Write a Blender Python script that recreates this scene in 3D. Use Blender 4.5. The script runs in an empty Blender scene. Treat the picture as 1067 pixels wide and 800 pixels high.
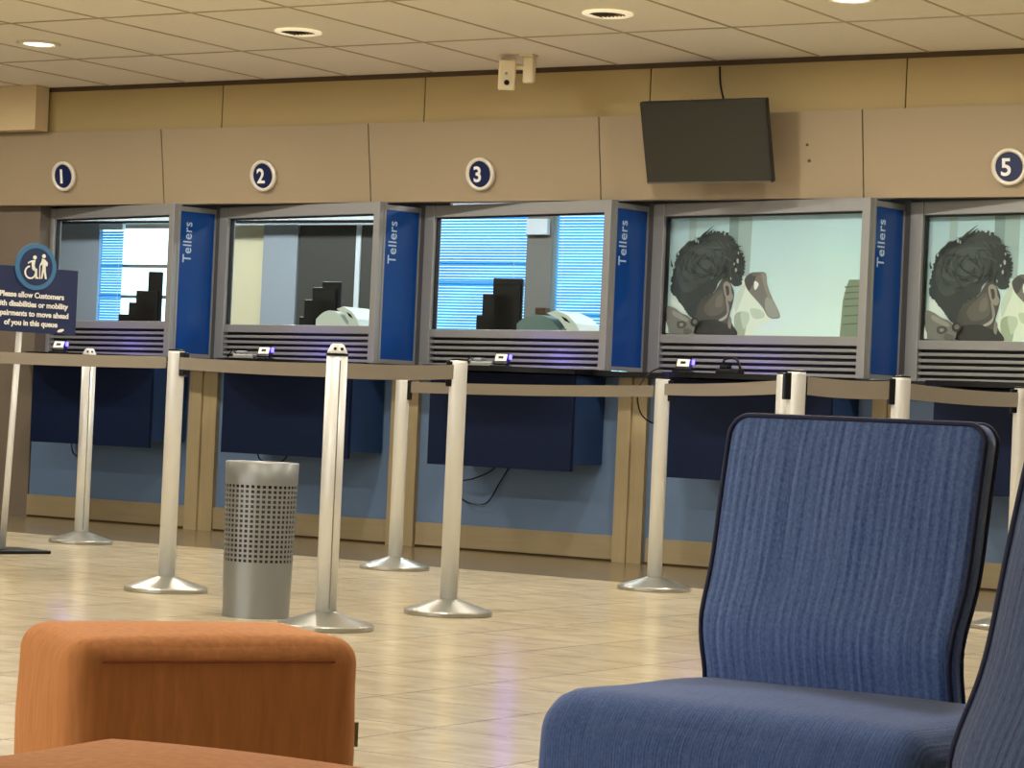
import bpy, bmesh, math, random
from mathutils import Vector, Matrix
random.seed(7)
PI = math.pi
sc = bpy.context.scene
COL = sc.collection

# ------------------------------------------------------------------ materials
def lin(c):
    return tuple((v/255/12.92) if v/255 <= .04045 else ((v/255+.055)/1.055)**2.4 for v in c)
MATS = {}
def mat(name, rgb, rough=.5, metal=0., spec=.5, noise=None, bump=None, emit=None, alpha=None):
    """plain principled surface with a little procedural variation; noise=(scale, amount), bump=(scale, strength)"""
    if name in MATS: return MATS[name]
    m = bpy.data.materials.new(name); m.use_nodes = True
    nt = m.node_tree; b = nt.nodes['Principled BSDF']
    c = lin(rgb)
    b.inputs['Base Color'].default_value = (*c, 1)
    b.inputs['Roughness'].default_value = rough
    b.inputs['Metallic'].default_value = metal
    b.inputs['Specular IOR Level'].default_value = spec
    tc = nt.nodes.new('ShaderNodeTexCoord')
    if noise:
        n = nt.nodes.new('ShaderNodeTexNoise'); n.inputs['Scale'].default_value = noise[0]; n.inputs['Detail'].default_value = 4
        mp = nt.nodes.new('ShaderNodeMapping')
        if len(noise) > 2: mp.inputs['Scale'].default_value = noise[2]
        nt.links.new(tc.outputs['Object'], mp.inputs[0]); nt.links.new(mp.outputs[0], n.inputs['Vector'])
        mx = nt.nodes.new('ShaderNodeMix'); mx.data_type = 'RGBA'
        a = noise[1]
        mx.inputs[6].default_value = (*[v*(1-a) for v in c], 1); mx.inputs[7].default_value = (*[min(1, v*(1+a)) for v in c], 1)
        nt.links.new(n.outputs['Fac'], mx.inputs[0]); nt.links.new(mx.outputs[2], b.inputs['Base Color'])
    if bump:
        n2 = nt.nodes.new('ShaderNodeTexNoise'); n2.inputs['Scale'].default_value = bump[0]; n2.inputs['Detail'].default_value = 5
        nt.links.new(tc.outputs['Object'], n2.inputs['Vector'])
        bp = nt.nodes.new('ShaderNodeBump'); bp.inputs['Strength'].default_value = bump[1]; bp.inputs['Distance'].default_value = .01
        nt.links.new(n2.outputs['Fac'], bp.inputs['Height']); nt.links.new(bp.outputs[0], b.inputs['Normal'])
    if emit:
        b.inputs['Emission Color'].default_value = (*lin(emit[0]), 1); b.inputs['Emission Strength'].default_value = emit[1]
    MATS[name] = m
    return m

def floor_material():
    m = bpy.data.materials.new('floor_tile'); m.use_nodes = True; nt = m.node_tree; N = nt.nodes; L = nt.links
    b = N['Principled BSDF']
    tc = N.new('ShaderNodeTexCoord'); sp = N.new('ShaderNodeSeparateXYZ'); L.new(tc.outputs['Object'], sp.inputs[0])
    def math_(op, a, bb=None):
        n = N.new('ShaderNodeMath'); n.operation = op
        for i, v in enumerate((a, bb)):
            if v is None: continue
            if isinstance(v, (int, float)): n.inputs[i].default_value = v
            else: L.new(v, n.inputs[i])
        return n.outputs[0]
    def joint(out, off):
        f = math_('FRACT', math_('DIVIDE', math_('SUBTRACT', out, off), .5))
        d = math_('ABSOLUTE', math_('SUBTRACT', f, .5))
        return math_('GREATER_THAN', d, .494)
    j = math_('MAXIMUM', joint(sp.outputs[0], -3.61), joint(sp.outputs[1], 5.9))
    # stone veining, drawn out across the room
    mp = N.new('ShaderNodeMapping'); mp.inputs['Scale'].default_value = (2.4, 4.4, 1); L.new(tc.outputs['Object'], mp.inputs[0])
    n1 = N.new('ShaderNodeTexNoise'); n1.inputs['Scale'].default_value = 2.2; n1.inputs['Detail'].default_value = 7; n1.inputs['Roughness'].default_value = .62; n1.inputs['Distortion'].default_value = .9
    L.new(mp.outputs[0], n1.inputs['Vector'])
    r = N.new('ShaderNodeValToRGB'); e = r.color_ramp.elements
    e[0].position = .33; e[0].color = (*lin((180, 165, 135)), 1); e[1].position = .66; e[1].color = (*lin((205, 193, 164)), 1)
    L.new(n1.outputs['Fac'], r.inputs[0])
    # tile to tile tint
    fx = math_('FLOOR', math_('DIVIDE', math_('SUBTRACT', sp.outputs[0], -3.61), .5)); fy = math_('FLOOR', math_('DIVIDE', math_('SUBTRACT', sp.outputs[1], 5.9), .5))
    cb = N.new('ShaderNodeCombineXYZ'); L.new(fx, cb.inputs[0]); L.new(fy, cb.inputs[1])
    wn = N.new('ShaderNodeTexWhiteNoise'); L.new(cb.outputs[0], wn.inputs['Vector'])
    hs = N.new('ShaderNodeHueSaturation'); L.new(r.outputs[0], hs.inputs['Color'])
    L.new(math_('ADD', math_('MULTIPLY', wn.outputs['Value'], .1), .95), hs.inputs['Value'])
    # the run of dark tiles along the counter
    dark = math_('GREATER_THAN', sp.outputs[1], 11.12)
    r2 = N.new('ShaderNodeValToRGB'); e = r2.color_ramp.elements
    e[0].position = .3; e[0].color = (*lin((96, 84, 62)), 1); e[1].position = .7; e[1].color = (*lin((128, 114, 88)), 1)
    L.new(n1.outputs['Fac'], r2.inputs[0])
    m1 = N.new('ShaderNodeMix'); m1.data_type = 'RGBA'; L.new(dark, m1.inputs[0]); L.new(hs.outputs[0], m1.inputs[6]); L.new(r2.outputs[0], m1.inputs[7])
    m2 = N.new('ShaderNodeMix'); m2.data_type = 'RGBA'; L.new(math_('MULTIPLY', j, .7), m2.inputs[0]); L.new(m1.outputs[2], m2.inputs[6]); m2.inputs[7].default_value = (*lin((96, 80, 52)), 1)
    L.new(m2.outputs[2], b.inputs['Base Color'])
    b.inputs['Roughness'].default_value = .21; b.inputs['Specular IOR Level'].default_value = .5
    n3 = N.new('ShaderNodeTexNoise'); n3.inputs['Scale'].default_value = 4.; L.new(mp.outputs[0], n3.inputs['Vector'])
    bp = N.new('ShaderNodeBump'); bp.inputs['Strength'].default_value = .05; L.new(n3.outputs['Fac'], bp.inputs['Height']); L.new(bp.outputs[0], b.inputs['Normal'])
    return m

def fabric(name, dark, light, rib=62., rough=.85):
    """woven cloth with broken vertical ribs (object X across the ribs)"""
    m = bpy.data.materials.new(name); m.use_nodes = True; nt = m.node_tree; N = nt.nodes; L = nt.links
    b = N['Principled BSDF']; b.inputs['Roughness'].default_value = rough; b.inputs['Specular IOR Level'].default_value = .15
    b.inputs['Sheen Weight'].default_value = .25; b.inputs['Sheen Roughness'].default_value = .4
    tc = N.new('ShaderNodeTexCoord')
    mp = N.new('ShaderNodeMapping'); mp.inputs['Scale'].default_value = (rib*3.2, rib*.09, rib*.09); L.new(tc.outputs['Object'], mp.inputs[0])
    n = N.new('ShaderNodeTexNoise'); n.inputs['Scale'].default_value = 1.; n.inputs['Detail'].default_value = 3; L.new(mp.outputs[0], n.inputs['Vector'])
    mp2 = N.new('ShaderNodeMapping'); mp2.inputs['Scale'].default_value = (260, 260, 200); L.new(tc.outputs['Object'], mp2.inputs[0])
    n2 = N.new('ShaderNodeTexNoise'); n2.inputs['Scale'].default_value = 1.; n2.inputs['Detail'].default_value = 2; L.new(mp2.outputs[0], n2.inputs['Vector'])
    w = N.new('ShaderNodeTexWave'); w.wave_type = 'BANDS'; w.bands_direction = 'X'; w.inputs['Scale'].default_value = rib*.35; w.inputs['Distortion'].default_value = 0
    L.new(tc.outputs['Object'], w.inputs['Vector'])
    def add(a, ka, c, kc):
        x = N.new('ShaderNodeMath'); x.operation = 'MULTIPLY'; L.new(a, x.inputs[0]); x.inputs[1].default_value = ka
        y = N.new('ShaderNodeMath'); y.operation = 'MULTIPLY_ADD'; L.new(c, y.inputs[0]); y.inputs[1].default_value = kc; L.new(x.outputs[0], y.inputs[2])
        return y.outputs[0]
    h = add(n.outputs['Fac'], .6, n2.outputs['Fac'], .5); h = add(h, 1., w.outputs['Fac'], .16)
    r = N.new('ShaderNodeValToRGB'); e = r.color_ramp.elements
    e[0].position = .38; e[0].color = (*lin(dark), 1); e[1].position = .88; e[1].color = (*lin(light), 1)
    L.new(h, r.inputs[0]); L.new(r.outputs[0], b.inputs['Base Color'])
    bp = N.new('ShaderNodeBump'); bp.inputs['Strength'].default_value = .35; bp.inputs['Distance'].default_value = .004
    L.new(h, bp.inputs['Height']); L.new(bp.outputs[0], b.inputs['Normal'])
    return m

def velvet(name, rgb):
    """orange upholstery: soft nap, faint vertical brushing, gathered creases near the edges"""
    m = bpy.data.materials.new(name); m.use_nodes = True; nt = m.node_tree; N = nt.nodes; L = nt.links
    b = N['Principled BSDF']; b.inputs['Roughness'].default_value = .8; b.inputs['Specular IOR Level'].default_value = .2
    b.inputs['Sheen Weight'].default_value = .1; b.inputs['Sheen Roughness'].default_value = .35; b.inputs['Sheen Tint'].default_value = (1, .75, .5, 1)
    tc = N.new('ShaderNodeTexCoord')
    mp = N.new('ShaderNodeMapping'); mp.inputs['Scale'].default_value = (60, 60, 8); L.new(tc.outputs['Object'], mp.inputs[0])
    n = N.new('ShaderNodeTexNoise'); n.inputs['Scale'].default_value = 1.5; n.inputs['Detail'].default_value = 5; L.new(mp.outputs[0], n.inputs['Vector'])
    r = N.new('ShaderNodeValToRGB'); e = r.color_ramp.elements; c = lin(rgb)
    e[0].position = .3; e[0].color = (*[v*.88 for v in c], 1); e[1].position = .72; e[1].color = (*[min(1, v*1.1) for v in c], 1)
    L.new(n.outputs['Fac'], r.inputs[0]); L.new(r.outputs[0], b.inputs['Base Color'])
    bp = N.new('ShaderNodeBump'); bp.inputs['Strength'].default_value = .18; bp.inputs['Distance'].default_value = .006
    L.new(n.outputs['Fac'], bp.inputs['Height']); L.new(bp.outputs[0], b.inputs['Normal'])
    return m

def glass_material():
    m = bpy.data.materials.new('clear_glass'); m.use_nodes = True; nt = m.node_tree; N = nt.nodes; L = nt.links
    N.remove(N['Principled BSDF'])
    t = N.new('ShaderNodeBsdfTransparent'); t.inputs[0].default_value = (.95, .98, .97, 1)
    g = N.new('ShaderNodeBsdfGlossy'); g.inputs['Roughness'].default_value = .02
    f = N.new('ShaderNodeLayerWeight'); f.inputs['Blend'].default_value = .5
    pw = N.new('ShaderNodeMath'); pw.operation = 'POWER'; pw.inputs[1].default_value = 5.; L.new(f.outputs['Facing'], pw.inputs[0])
    k = N.new('ShaderNodeMath'); k.operation = 'MULTIPLY_ADD'; k.inputs[1].default_value = .6; k.inputs[2].default_value = .025; L.new(pw.outputs[0], k.inputs[0])
    mx = N.new('ShaderNodeMixShader'); L.new(k.outputs[0], mx.inputs[0]); L.new(t.outputs[0], mx.inputs[1]); L.new(g.outputs[0], mx.inputs[2])
    L.new(mx.outputs[0], N['Material Output'].inputs[0])
    return m

def thin_material(name, rgb, trans=.5):
    """thin sheet that lets daylight through (blind slats)"""
    m = bpy.data.materials.new(name); m.use_nodes = True; nt = m.node_tree; N = nt.nodes; L = nt.links
    N.remove(N['Principled BSDF']); c = (*lin(rgb), 1)
    d = N.new('ShaderNodeBsdfDiffuse'); d.inputs[0].default_value = c
    t = N.new('ShaderNodeBsdfTranslucent'); t.inputs[0].default_value = c
    mx = N.new('ShaderNodeMixShader'); mx.inputs[0].default_value = trans; L.new(d.outputs[0], mx.inputs[1]); L.new(t.outputs[0], mx.inputs[2])
    L.new(mx.outputs[0], N['Material Output'].inputs[0])
    return m

def poster_ground():
    """printed backdrop: cool grey-blue at the top left fading to pale green-white"""
    m = bpy.data.materials.new('poster_backdrop'); m.use_nodes = True; nt = m.node_tree; N = nt.nodes; L = nt.links
    b = N['Principled BSDF']; b.inputs['Roughness'].default_value = .6
    tc = N.new('ShaderNodeTexCoord'); sp = N.new('ShaderNodeSeparateXYZ'); L.new(tc.outputs['Generated'], sp.inputs[0])
    r1 = N.new('ShaderNodeValToRGB'); e = r1.color_ramp.elements
    e[0].position = 0; e[0].color = (*lin((226, 250, 248)), 1); e[1].position = 1; e[1].color = (*lin((186, 218, 236)), 1)
    L.new(sp.outputs[2], r1.inputs[0])
    n = N.new('ShaderNodeTexNoise'); n.inputs['Scale'].default_value = 3; L.new(tc.outputs['Generated'], n.inputs['Vector'])
    mx = N.new('ShaderNodeMix'); mx.data_type = 'RGBA'; mx.blend_type = 'MULTIPLY'; mx.inputs[0].default_value = .12
    L.new(r1.outputs[0], mx.inputs[6]); L.new(n.outputs['Color'], mx.inputs[7]); L.new(mx.outputs[2], b.inputs['Base Color'])
    return m

M = dict(
    floor=floor_material(),
    ceiling=mat('ceiling_tile', (248, 241, 222), .9, noise=(40, .04), bump=(180, .12)),
    grid=mat('ceiling_bar', (196, 180, 140), .35, .4),
    shadow_gap=mat('shadow_gap_brown', (74, 56, 32), .7),
    tan=mat('tan_panel', (166, 146, 98), .55, noise=(1.2, .05)),
    fascia=mat('taupe_panel', (158, 141, 114), .55, noise=(1.0, .05)),
    joint=mat('panel_joint', (88, 66, 34), .8),
    bulk=mat('cream_bulkhead', (206, 186, 146), .7, noise=(2, .03)),
    brown=mat('brown_wall', (112, 101, 88), .6, noise=(1.5, .08, (3, 3, .6))),
    umber=mat('umber_wall', (84, 76, 66), .7, noise=(1.5, .06)),
    blue_wall=mat('slate_blue_wall', (98, 124, 160), .55, noise=(1.5, .04)),
    wood=mat('pale_wood', (166, 150, 116), .5, noise=(3, .12, (14, 14, 1.2))),
    wood_h=mat('pale_wood_plinth', (156, 142, 112), .45, noise=(3, .12, (1.2, 8, 14))),
    alu=mat('brushed_frame', (142, 143, 143), .42, .3, noise=(3, .04)),
    alu_d=mat('dark_frame', (92, 92, 92), .45, .5),
    black=mat('black_plastic', (8, 9, 11), .4, 0., .25),
    gasket=mat('black_gasket', (14, 14, 15), .6),
    navy=mat('navy_board', (9, 22, 50), .55, 0., .15, noise=(2, .05)),
    navy_lit=mat('navy_carcass_lit', (34, 58, 98), .6, 0., .2),  # lighter copy of the navy; light on the sides put into colour
    panel_blue=mat('gloss_blue', (6, 64, 138), .18, noise=(1.5, .12)),
    panel_text=mat('pale_blue_letter', (176, 200, 226), .4),
    white=mat('white_paint', (236, 236, 230), .5),
    letter=mat('white_letter', (240, 240, 236), .5),
    sign_ring=mat('silver_ring', (226, 220, 204), .3, .15),
    sign_blue=mat('sign_navy', (14, 30, 76), .3, noise=(9, .2)),
    badge=mat('badge_ring', (58, 116, 166), .45),
    board=mat('board_navy', (14, 34, 82), .5),
    board_mid=mat('badge_navy', (18, 40, 86), .5),
    steel=mat('satin_steel', (216, 218, 218), .36, .2, noise=(6, .02, (30, 30, .5))),
    cone=mat('brushed_base', (168, 168, 162), .3, .7, noise=(4, .05)),
    belt=mat('taupe_webbing', (134, 126, 114), .75, noise=(3, .06), bump=(300, .2)),
    bin=mat('grey_bin', (142, 146, 148), .38, .55, noise=(3, .03)),
    bin_in=mat('bin_liner', (58, 58, 54), .7),
    tv=mat('tv_glass', (40, 42, 38), .2),
    tv_frame=mat('tv_bezel', (20, 20, 20), .4),
    cream=mat('cream_plastic', (226, 212, 178), .45),
    orange=velvet('orange_velvet', (210, 142, 90)),
    tag=mat('olive_tag', (136, 132, 84), .7),
    blue=fabric('blue_ribbed', (62, 88, 148), (120, 148, 206)),
    blue_s=fabric('blue_seat', (54, 78, 140), (100, 128, 188), rib=190.),
    blue_g=fabric('blue_grey_ribbed', (40, 56, 98), (86, 110, 156), rib=50.),
    piping=mat('navy_piping', (28, 38, 76), .7),
    leg=mat('dark_leg', (40, 38, 38), .4, .4),
    glass=glass_material(),
    slat=thin_material('blind_slat', (120, 196, 235), .6),
    in_grey=mat('partition_grey_blue', (156, 164, 172), .6),
    in_cream=mat('partition_cream', (226, 214, 176), .6),
    in_dark=mat('door_charcoal', (66, 64, 58), .5),
    in_col=mat('column_taupe', (112, 108, 100), .7),
    in_white=mat('inner_wall_white', (206, 212, 214), .8),
    machine=mat('machine_grey_green', (112, 136, 134), .45),
    machine_w=mat('machine_white', (222, 232, 226), .4),
    led=mat('blue_led', (60, 60, 255), .4, emit=((70, 60, 255), 9.)),
    lamp=mat('lamp_lens', (255, 250, 236), .4, emit=((255, 248, 230), 6.)),
    lamp_dim=mat('lamp_louver', (110, 98, 74), .3, .7),
    lamp_soft=mat('lamp_glow_ring', (240, 232, 205), .35, emit=((255, 240, 200), .55)),  # glow added so the trim ring of louvered fittings looks lit
    lamp_ring=mat('lamp_ring', (240, 232, 205), .35, emit=None),
    frame_w=mat('white_window_frame', (214, 222, 226), .5),
    p_ground=poster_ground(),
)

# ------------------------------------------------------------------ mesh helpers
def finish(name, bm, m, parent=None, smooth=False, loc=None):
    bmesh.ops.recalc_face_normals(bm, faces=bm.faces)
    me = bpy.data.meshes.new(name); bm.to_mesh(me); bm.free()
    for mm in (m if isinstance(m, (list, tuple)) else [m]): me.materials.append(mm)
    if smooth:
        for p in me.polygons: p.use_smooth = True
    o = bpy.data.objects.new(name, me); COL.objects.link(o)
    if parent is not None: o.parent = parent
    if loc is not None: o.location = loc
    return o
def BM(): return bmesh.new()
def box(bm, x0, x1, y0, y1, z0, z1, mi=0, bev=0., seg=2, mtx=None):
    vs = [bm.verts.new((x, y, z)) for z in (z0, z1) for y in (y0, y1) for x in (x0, x1)]
    fs = [bm.faces.new([vs[i] for i in q]) for q in ((0, 2, 3, 1), (4, 5, 7, 6), (0, 1, 5, 4), (2, 6, 7, 3), (0, 4, 6, 2), (1, 3, 7, 5))]
    for f in fs: f.material_index = mi
    if mtx is not None: bmesh.ops.transform(bm, matrix=mtx, verts=vs)
    if bev > 0:
        es = list({e for f in fs for e in f.edges})
        r = bmesh.ops.bevel(bm, geom=es, offset=bev, segments=seg, affect='EDGES', profile=.5)
        for f in r['faces']: f.material_index = mi
def lathe(bm, prof, n=32, cx=0, cy=0, mi=0, cap=True, sy=1.):
    """prof: (radius, z) from the bottom up"""
    rings = []
    for r, z in prof:
        rings.append([bm.verts.new((cx+r*math.cos(2*PI*i/n), cy+sy*r*math.sin(2*PI*i/n), z)) for i in range(n)])
    for a, b in zip(rings, rings[1:]):
        for i in range(n):
            f = bm.faces.new((a[i], a[(i+1) % n], b[(i+1) % n], b[i])); f.material_index = mi
    if cap:
        for rg in (rings[0], rings[-1]):
            f = bm.faces.new(rg); f.material_index = mi
def tube(bm, pts, r, n=8, mi=0):
    pts = [Vector(p) for p in pts]; rings = []
    for i, p in enumerate(pts):
        t = (pts[min(i+1, len(pts)-1)]-pts[max(i-1, 0)]).normalized()
        a = t.cross(Vector((0, 0, 1)));
        if a.length < 1e-3: a = t.cross(Vector((1, 0, 0)))
        a.normalize(); b = t.cross(a)
        rings.append([bm.verts.new(p+a*r*math.cos(2*PI*k/n)+b*r*math.sin(2*PI*k/n)) for k in range(n)])
    for a, b in zip(rings, rings[1:]):
        for k in range(n):
            bm.faces.new((a[k], a[(k+1) % n], b[(k+1) % n], b[k])).material_index = mi
    bm.faces.new(rings[0]).material_index = mi; bm.faces.new(rings[-1]).material_index = mi
def curve_pts(pts, k=8):
    """Catmull-Rom through the points"""
    P = [Vector(p) for p in pts]; P = [P[0]*2-P[1]]+P+[P[-1]*2-P[-2]]; out = []
    for i in range(1, len(P)-2):
        for j in range(k):
            t = j/k; a, b, c, d = P[i-1:i+3]
            out.append(.5*((2*b)+(c-a)*t+(2*a-5*b+4*c-d)*t*t+(3*b-a-3*c+d)*t**3))
    return out+[P[-2]]
def prism(bm, pts, y0, y1, mi=0):
    """closed outline in x,z pushed from y0 to y1"""
    a = [bm.verts.new((x, y0, z)) for x, z in pts]; b = [bm.verts.new((x, y1, z)) for x, z in pts]
    fs = [bm.faces.new(a), bm.faces.new(b[::-1])]
    for i in range(len(pts)):
        fs.append(bm.faces.new((a[i], b[i], b[(i+1) % len(pts)], a[(i+1) % len(pts)])))
    for f in fs: f.material_index = mi
def disc(r, n=28, cx=0, cz=0, sx=1.): return [(cx+sx*r*math.cos(2*PI*i/n), cz+r*math.sin(2*PI*i/n)) for i in range(n)]
def ring(bm, r0, r1, y0, y1, n=32, cx=0, cz=0, mi=0, a0=0., a1=2*PI):
    full = abs(a1-a0-2*PI) < 1e-6; k = n if full else n+1
    V = [[bm.verts.new((cx+r*math.cos(a0+(a1-a0)*i/n), y, cz+r*math.sin(a0+(a1-a0)*i/n))) for i in range(k)] for r, y in ((r0, y0), (r1, y0), (r1, y1), (r0, y1))]
    for s in range(4):
        A, B = V[s], V[(s+1) % 4]
        for i in range(n):
            bm.faces.new((A[i], A[(i+1) % k], B[(i+1) % k], B[i])).material_index = mi
    if not full:
        bm.faces.new([V[s][0] for s in range(4)]); bm.faces.new([V[s][-1] for s in range(4)])
def text_bm(s, size, depth=.002, bold=0., align='CENTER', spacing=1., line=1.):
    """lettering in the x,z plane, facing -y, front at y = -depth"""
    cu = bpy.data.curves.new('lettering', 'FONT'); cu.body = s; cu.size = size; cu.extrude = depth/2; cu.offset = bold
    cu.align_x = align; cu.align_y = 'CENTER'; cu.space_character = spacing; cu.space_line = line; cu.resolution_u = 4
    o = bpy.data.objects.new('lettering', cu); COL.objects.link(o)
    bpy.context.view_layer.update()
    me = bpy.data.meshes.new_from_object(o.evaluated_get(bpy.context.evaluated_depsgraph_get()))
    bpy.data.objects.remove(o); bpy.data.curves.remove(cu)
    bm = BM(); bm.from_mesh(me); bpy.data.meshes.remove(me)
    bmesh.ops.transform(bm, matrix=Matrix.Translation((0, -depth/2, 0)) @ Matrix.Rotation(PI/2, 4, 'X'), verts=bm.verts)
    return bm
def rounded(bm, sx, sy, sz, r, puff=.0, n=14, wob=0., seed=0):
    """upholstered block: box with rounded edges whose faces swell by `puff`; base at z=0"""
    b2 = BM(); bmesh.ops.create_cube(b2, size=1.)
    bmesh.ops.subdivide_edges(b2, edges=b2.edges[:], cuts=n, use_grid_fill=True)
    rnd = random.Random(seed); ph = [rnd.uniform(0, 6.28) for _ in range(6)]
    h = Vector((sx/2, sy/2, sz/2))
    for v in b2.verts:
        u = v.co*2.
        # pack the grid lines towards the edges so the rounding is smooth
        w = Vector([math.copysign(1-(1-abs(c))**1.7, c) if abs(c) < 1 else c for c in u])
        p = Vector((w.x*h.x, w.y*h.y, w.z*h.z))
        core = Vector([max(-(h[i]-r), min(h[i]-r, p[i])) for i in range(3)])
        d = p-core
        if d.length > 1e-9: p = core+d.normalized()*r
        bul = puff*(1-w.x**2)*(1-w.y**2) if abs(u.z) > .999 else 0
        if u.z > .999: p.z += bul
        if abs(u.x) > .999: p.x += math.copysign(puff*.6*(1-w.y**2)*(1-w.z**2), u.x)
        if abs(u.y) > .999: p.y += math.copysign(puff*.6*(1-w.x**2)*(1-w.z**2), u.y)
        if wob:
            p += Vector((math.sin(31*p.z+ph[0]+9*p.y), math.sin(27*p.x+ph[1]+8*p.z), math.sin(23*p.y+ph[2]+13*p.x)))*wob
        v.co = p+Vector((0, 0, h.z))
    me = bpy.data.meshes.new('tmp'); b2.to_mesh(me); b2.free(); bm.from_mesh(me); bpy.data.meshes.remove(me)

# ------------------------------------------------------------------ naming helpers
def tag(o, label, cat, group=None):
    o['label'] = label; o['category'] = cat
    if group: o['group'] = group
    return o
def thing(name, label, cat, loc=(0, 0, 0), rotz=0., group=None):
    o = bpy.data.objects.new(name, None); COL.objects.link(o); o.empty_display_size = .1
    o.location = loc; o.rotation_euler = (0, 0, rotz)
    return tag(o, label, cat, group)
def struct(name, bm, m, parent=None, smooth=False):
    o = finish(name, bm, m, parent, smooth)
    if parent is None: o['kind'] = 'structure'
    return o
def struct_root(name, loc, rotz=0.):
    o = bpy.data.objects.new(name, None); COL.objects.link(o); o.location = loc; o.rotation_euler = (0, 0, rotz); o['kind'] = 'structure'; o.empty_display_size = .1
    return o

# ================================================================== THE ROOM
XL, XR, YB, CZ = -14.6, 1.6, -2.2, 2.795
b = BM(); box(b, XL, XR, YB, 15.6, -.12, 0); struct('floor', b, M['floor'])
b = BM(); box(b, XL, XR, YB, 12.75, CZ, CZ+.1); ce = struct('ceiling', b, M['ceiling'])
b = BM()
x = -8.604-.625*9
while x < XR:
    if x > XL: box(b, x-.006, x+.006, YB, 12.6, CZ-.004, CZ)
    x += .625
y = 11.55
while y > YB:
    box(b, XL, XR, y-.006, y+.006, CZ-.005, CZ-.0005); y -= 1.21
struct('ceiling_grid', b, M['grid'], ce)
b = BM(); box(b, XL-.1, XL, YB, 15.6, 0, CZ); struct('wall_left', b, M['brown'])
b = BM(); box(b, XR, XR+.1, YB, 15.6, 0, CZ); struct('wall_right', b, M['umber'])
b = BM(); box(b, XL, XR, YB-.1, YB, 0, CZ); struct('wall_front', b, M['umber'])
# teller side, from the bottom up
b = BM(); box(b, -11.76, XR, 12.72, 12.84, 0, 1.04); struct('wall_back', b, M['blue_wall'])
b = BM()
xs = [-11.76, -10.30, -8.77, -7.21, -5.70, XR]
for k in range(5):
    box(b, xs[k]+(.1 if k else 0), xs[k+1]-.1, 12.7, 12.72, .012, .145)
struct('baseboard_back', b, M['wood_h'])
b = BM(); box(b, XL, XR, 12.712, 12.72, 0, .012); struct('trim_8', b, M['joint'])
for k, (xa, xb) in enumerate(((-10.405, -10.2), (-8.86, -8.68), (-7.305, -7.13), (-5.75, -5.58))):
    b = BM(); box(b, xa, (xa+xb)/2-.004, 12.665, 12.72, 0, 1.04); box(b, (xa+xb)/2-.004, xb, 12.685, 12.72, 0, 1.04)
    struct('trim_%d' % (k+1), b, M['wood'])
b = BM(); box(b, XL, -11.765, 12.71, 12.85, 0, 2.06); struct('wall_back_left', b, M['brown'])
b = BM(); box(b, -4.19, XR, 12.71, 12.85, 1.07, 2.06); struct('wall_back_right', b, M['fascia'])
# upper panels with joints, fascia with joints, shadow gap at the ceiling painted as a dark strip
b = BM()
js = [XL, -11.69, -10.184, -8.665, -7.143, -5.6, -4.07, XR]
for a, c in zip(js, js[1:]): box(b, a+.004, c-.004, 12.59, 12.72, 2.50, 2.765)
box(b, XL, XR, 12.61, 12.715, 2.50, 2.765, 1)
struct('wall_back_upper', b, [M['tan'], M['joint']])
b = BM(); box(b, XL, XR, 12.585, 12.75, 2.765, CZ-.001); struct('trim_5', b, M['shadow_gap'])
b = BM()
js = [XL, -12.26, -10.65, -9.05, -7.455, -5.835, -4.24, XR]
for a, c in zip(js, js[1:]):
    prism_pts = [(a+.004, 0), (c-.004, 0)]
    vs = [b.verts.new(p) for p in ((a+.004, 12.565, 2.5), (c-.004, 12.565, 2.5), (c-.004, 12.63, 2.035), (a+.004, 12.63, 2.035),
                                   (a+.004, 12.70, 2.5), (c-.004, 12.70, 2.5), (c-.004, 12.70, 2.035), (a+.004, 12.70, 2.035))]
    for q in ((0, 1, 2, 3), (7, 6, 5, 4), (0, 4, 5, 1), (3, 2, 6, 7), (0, 3, 7, 4), (1, 5, 6, 2)): b.faces.new([vs[i] for i in q])
struct('trim_6', b, M['fascia'])
b = BM(); box(b, XL, XR, 12.705, 12.74, 2.05, 2.485); struct('trim_7', b, M['joint'])
b = BM(); box(b, XL, -11.60, 12.44, 12.56, 2.505, CZ-.002); struct('wall_bulkhead', b, M['bulk'])

# ------------------------------------------------------------------ room behind the glass
YI = 15.2
b = BM()
box(b, XL, -13.95, YI, YI+.1, 0, 2.6)
box(b, -13.95, -12.25, YI, YI+.1, 0, 1.2); box(b, -13.95, -12.25, YI, YI+.1, 2.16, 2.6)
box(b, -12.25, -10.5, YI, YI+.1, 0, 2.6)
box(b, -10.5, -8.2, YI, YI+.1, 0, 1.0); box(b, -10.5, -8.2, YI, YI+.1, 2.3, 2.6)
box(b, -8.2, XR, YI, YI+.1, 0, 2.6)
struct('wall_office_back', b, M['in_white'])
b = BM(); box(b, XL, XR, 12.62, 15.3, 2.6, 2.7); struct('ceiling_office', b, M['in_white'])
b = BM(); box(b, -13.95, -13.41, YI-.045, YI-.004, 0, 2.14); struct('wall_office_partition_grey', b, M['in_grey'])
b = BM(); box(b, -12.3, -11.772, YI-.06, YI-.004, 0, 2.12); struct('wall_office_partition_cream', b, M['in_cream'])
b = BM(); box(b, -11.772, -11.46, YI-.1, YI-.004, 0, 2.12); struct('wall_office_partition_pale', b, M['in_grey'])
dr = struct_root('door_1', (-10.97, YI-.06, 0))
b = BM(); box(b, -.48, .035, -.03, .05, 0, 2.12, bev=.004); finish('door_leaf', b, M['in_dark'], dr)
b = BM(); box(b, .035, .075, -.04, .05, 0, 2.12); finish('door_edge', b, M['frame_w'], dr)
b = BM(); box(b, .075, .47, -.03, .05, 0, 2.12, bev=.004); finish('door_leaf', b, M['in_dark'], dr)
b = BM(); box(b, -.1, -.05, -.06, -.03, 1.0, 1.12, bev=.006); finish('door_handle', b, M['alu'], dr)
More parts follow.
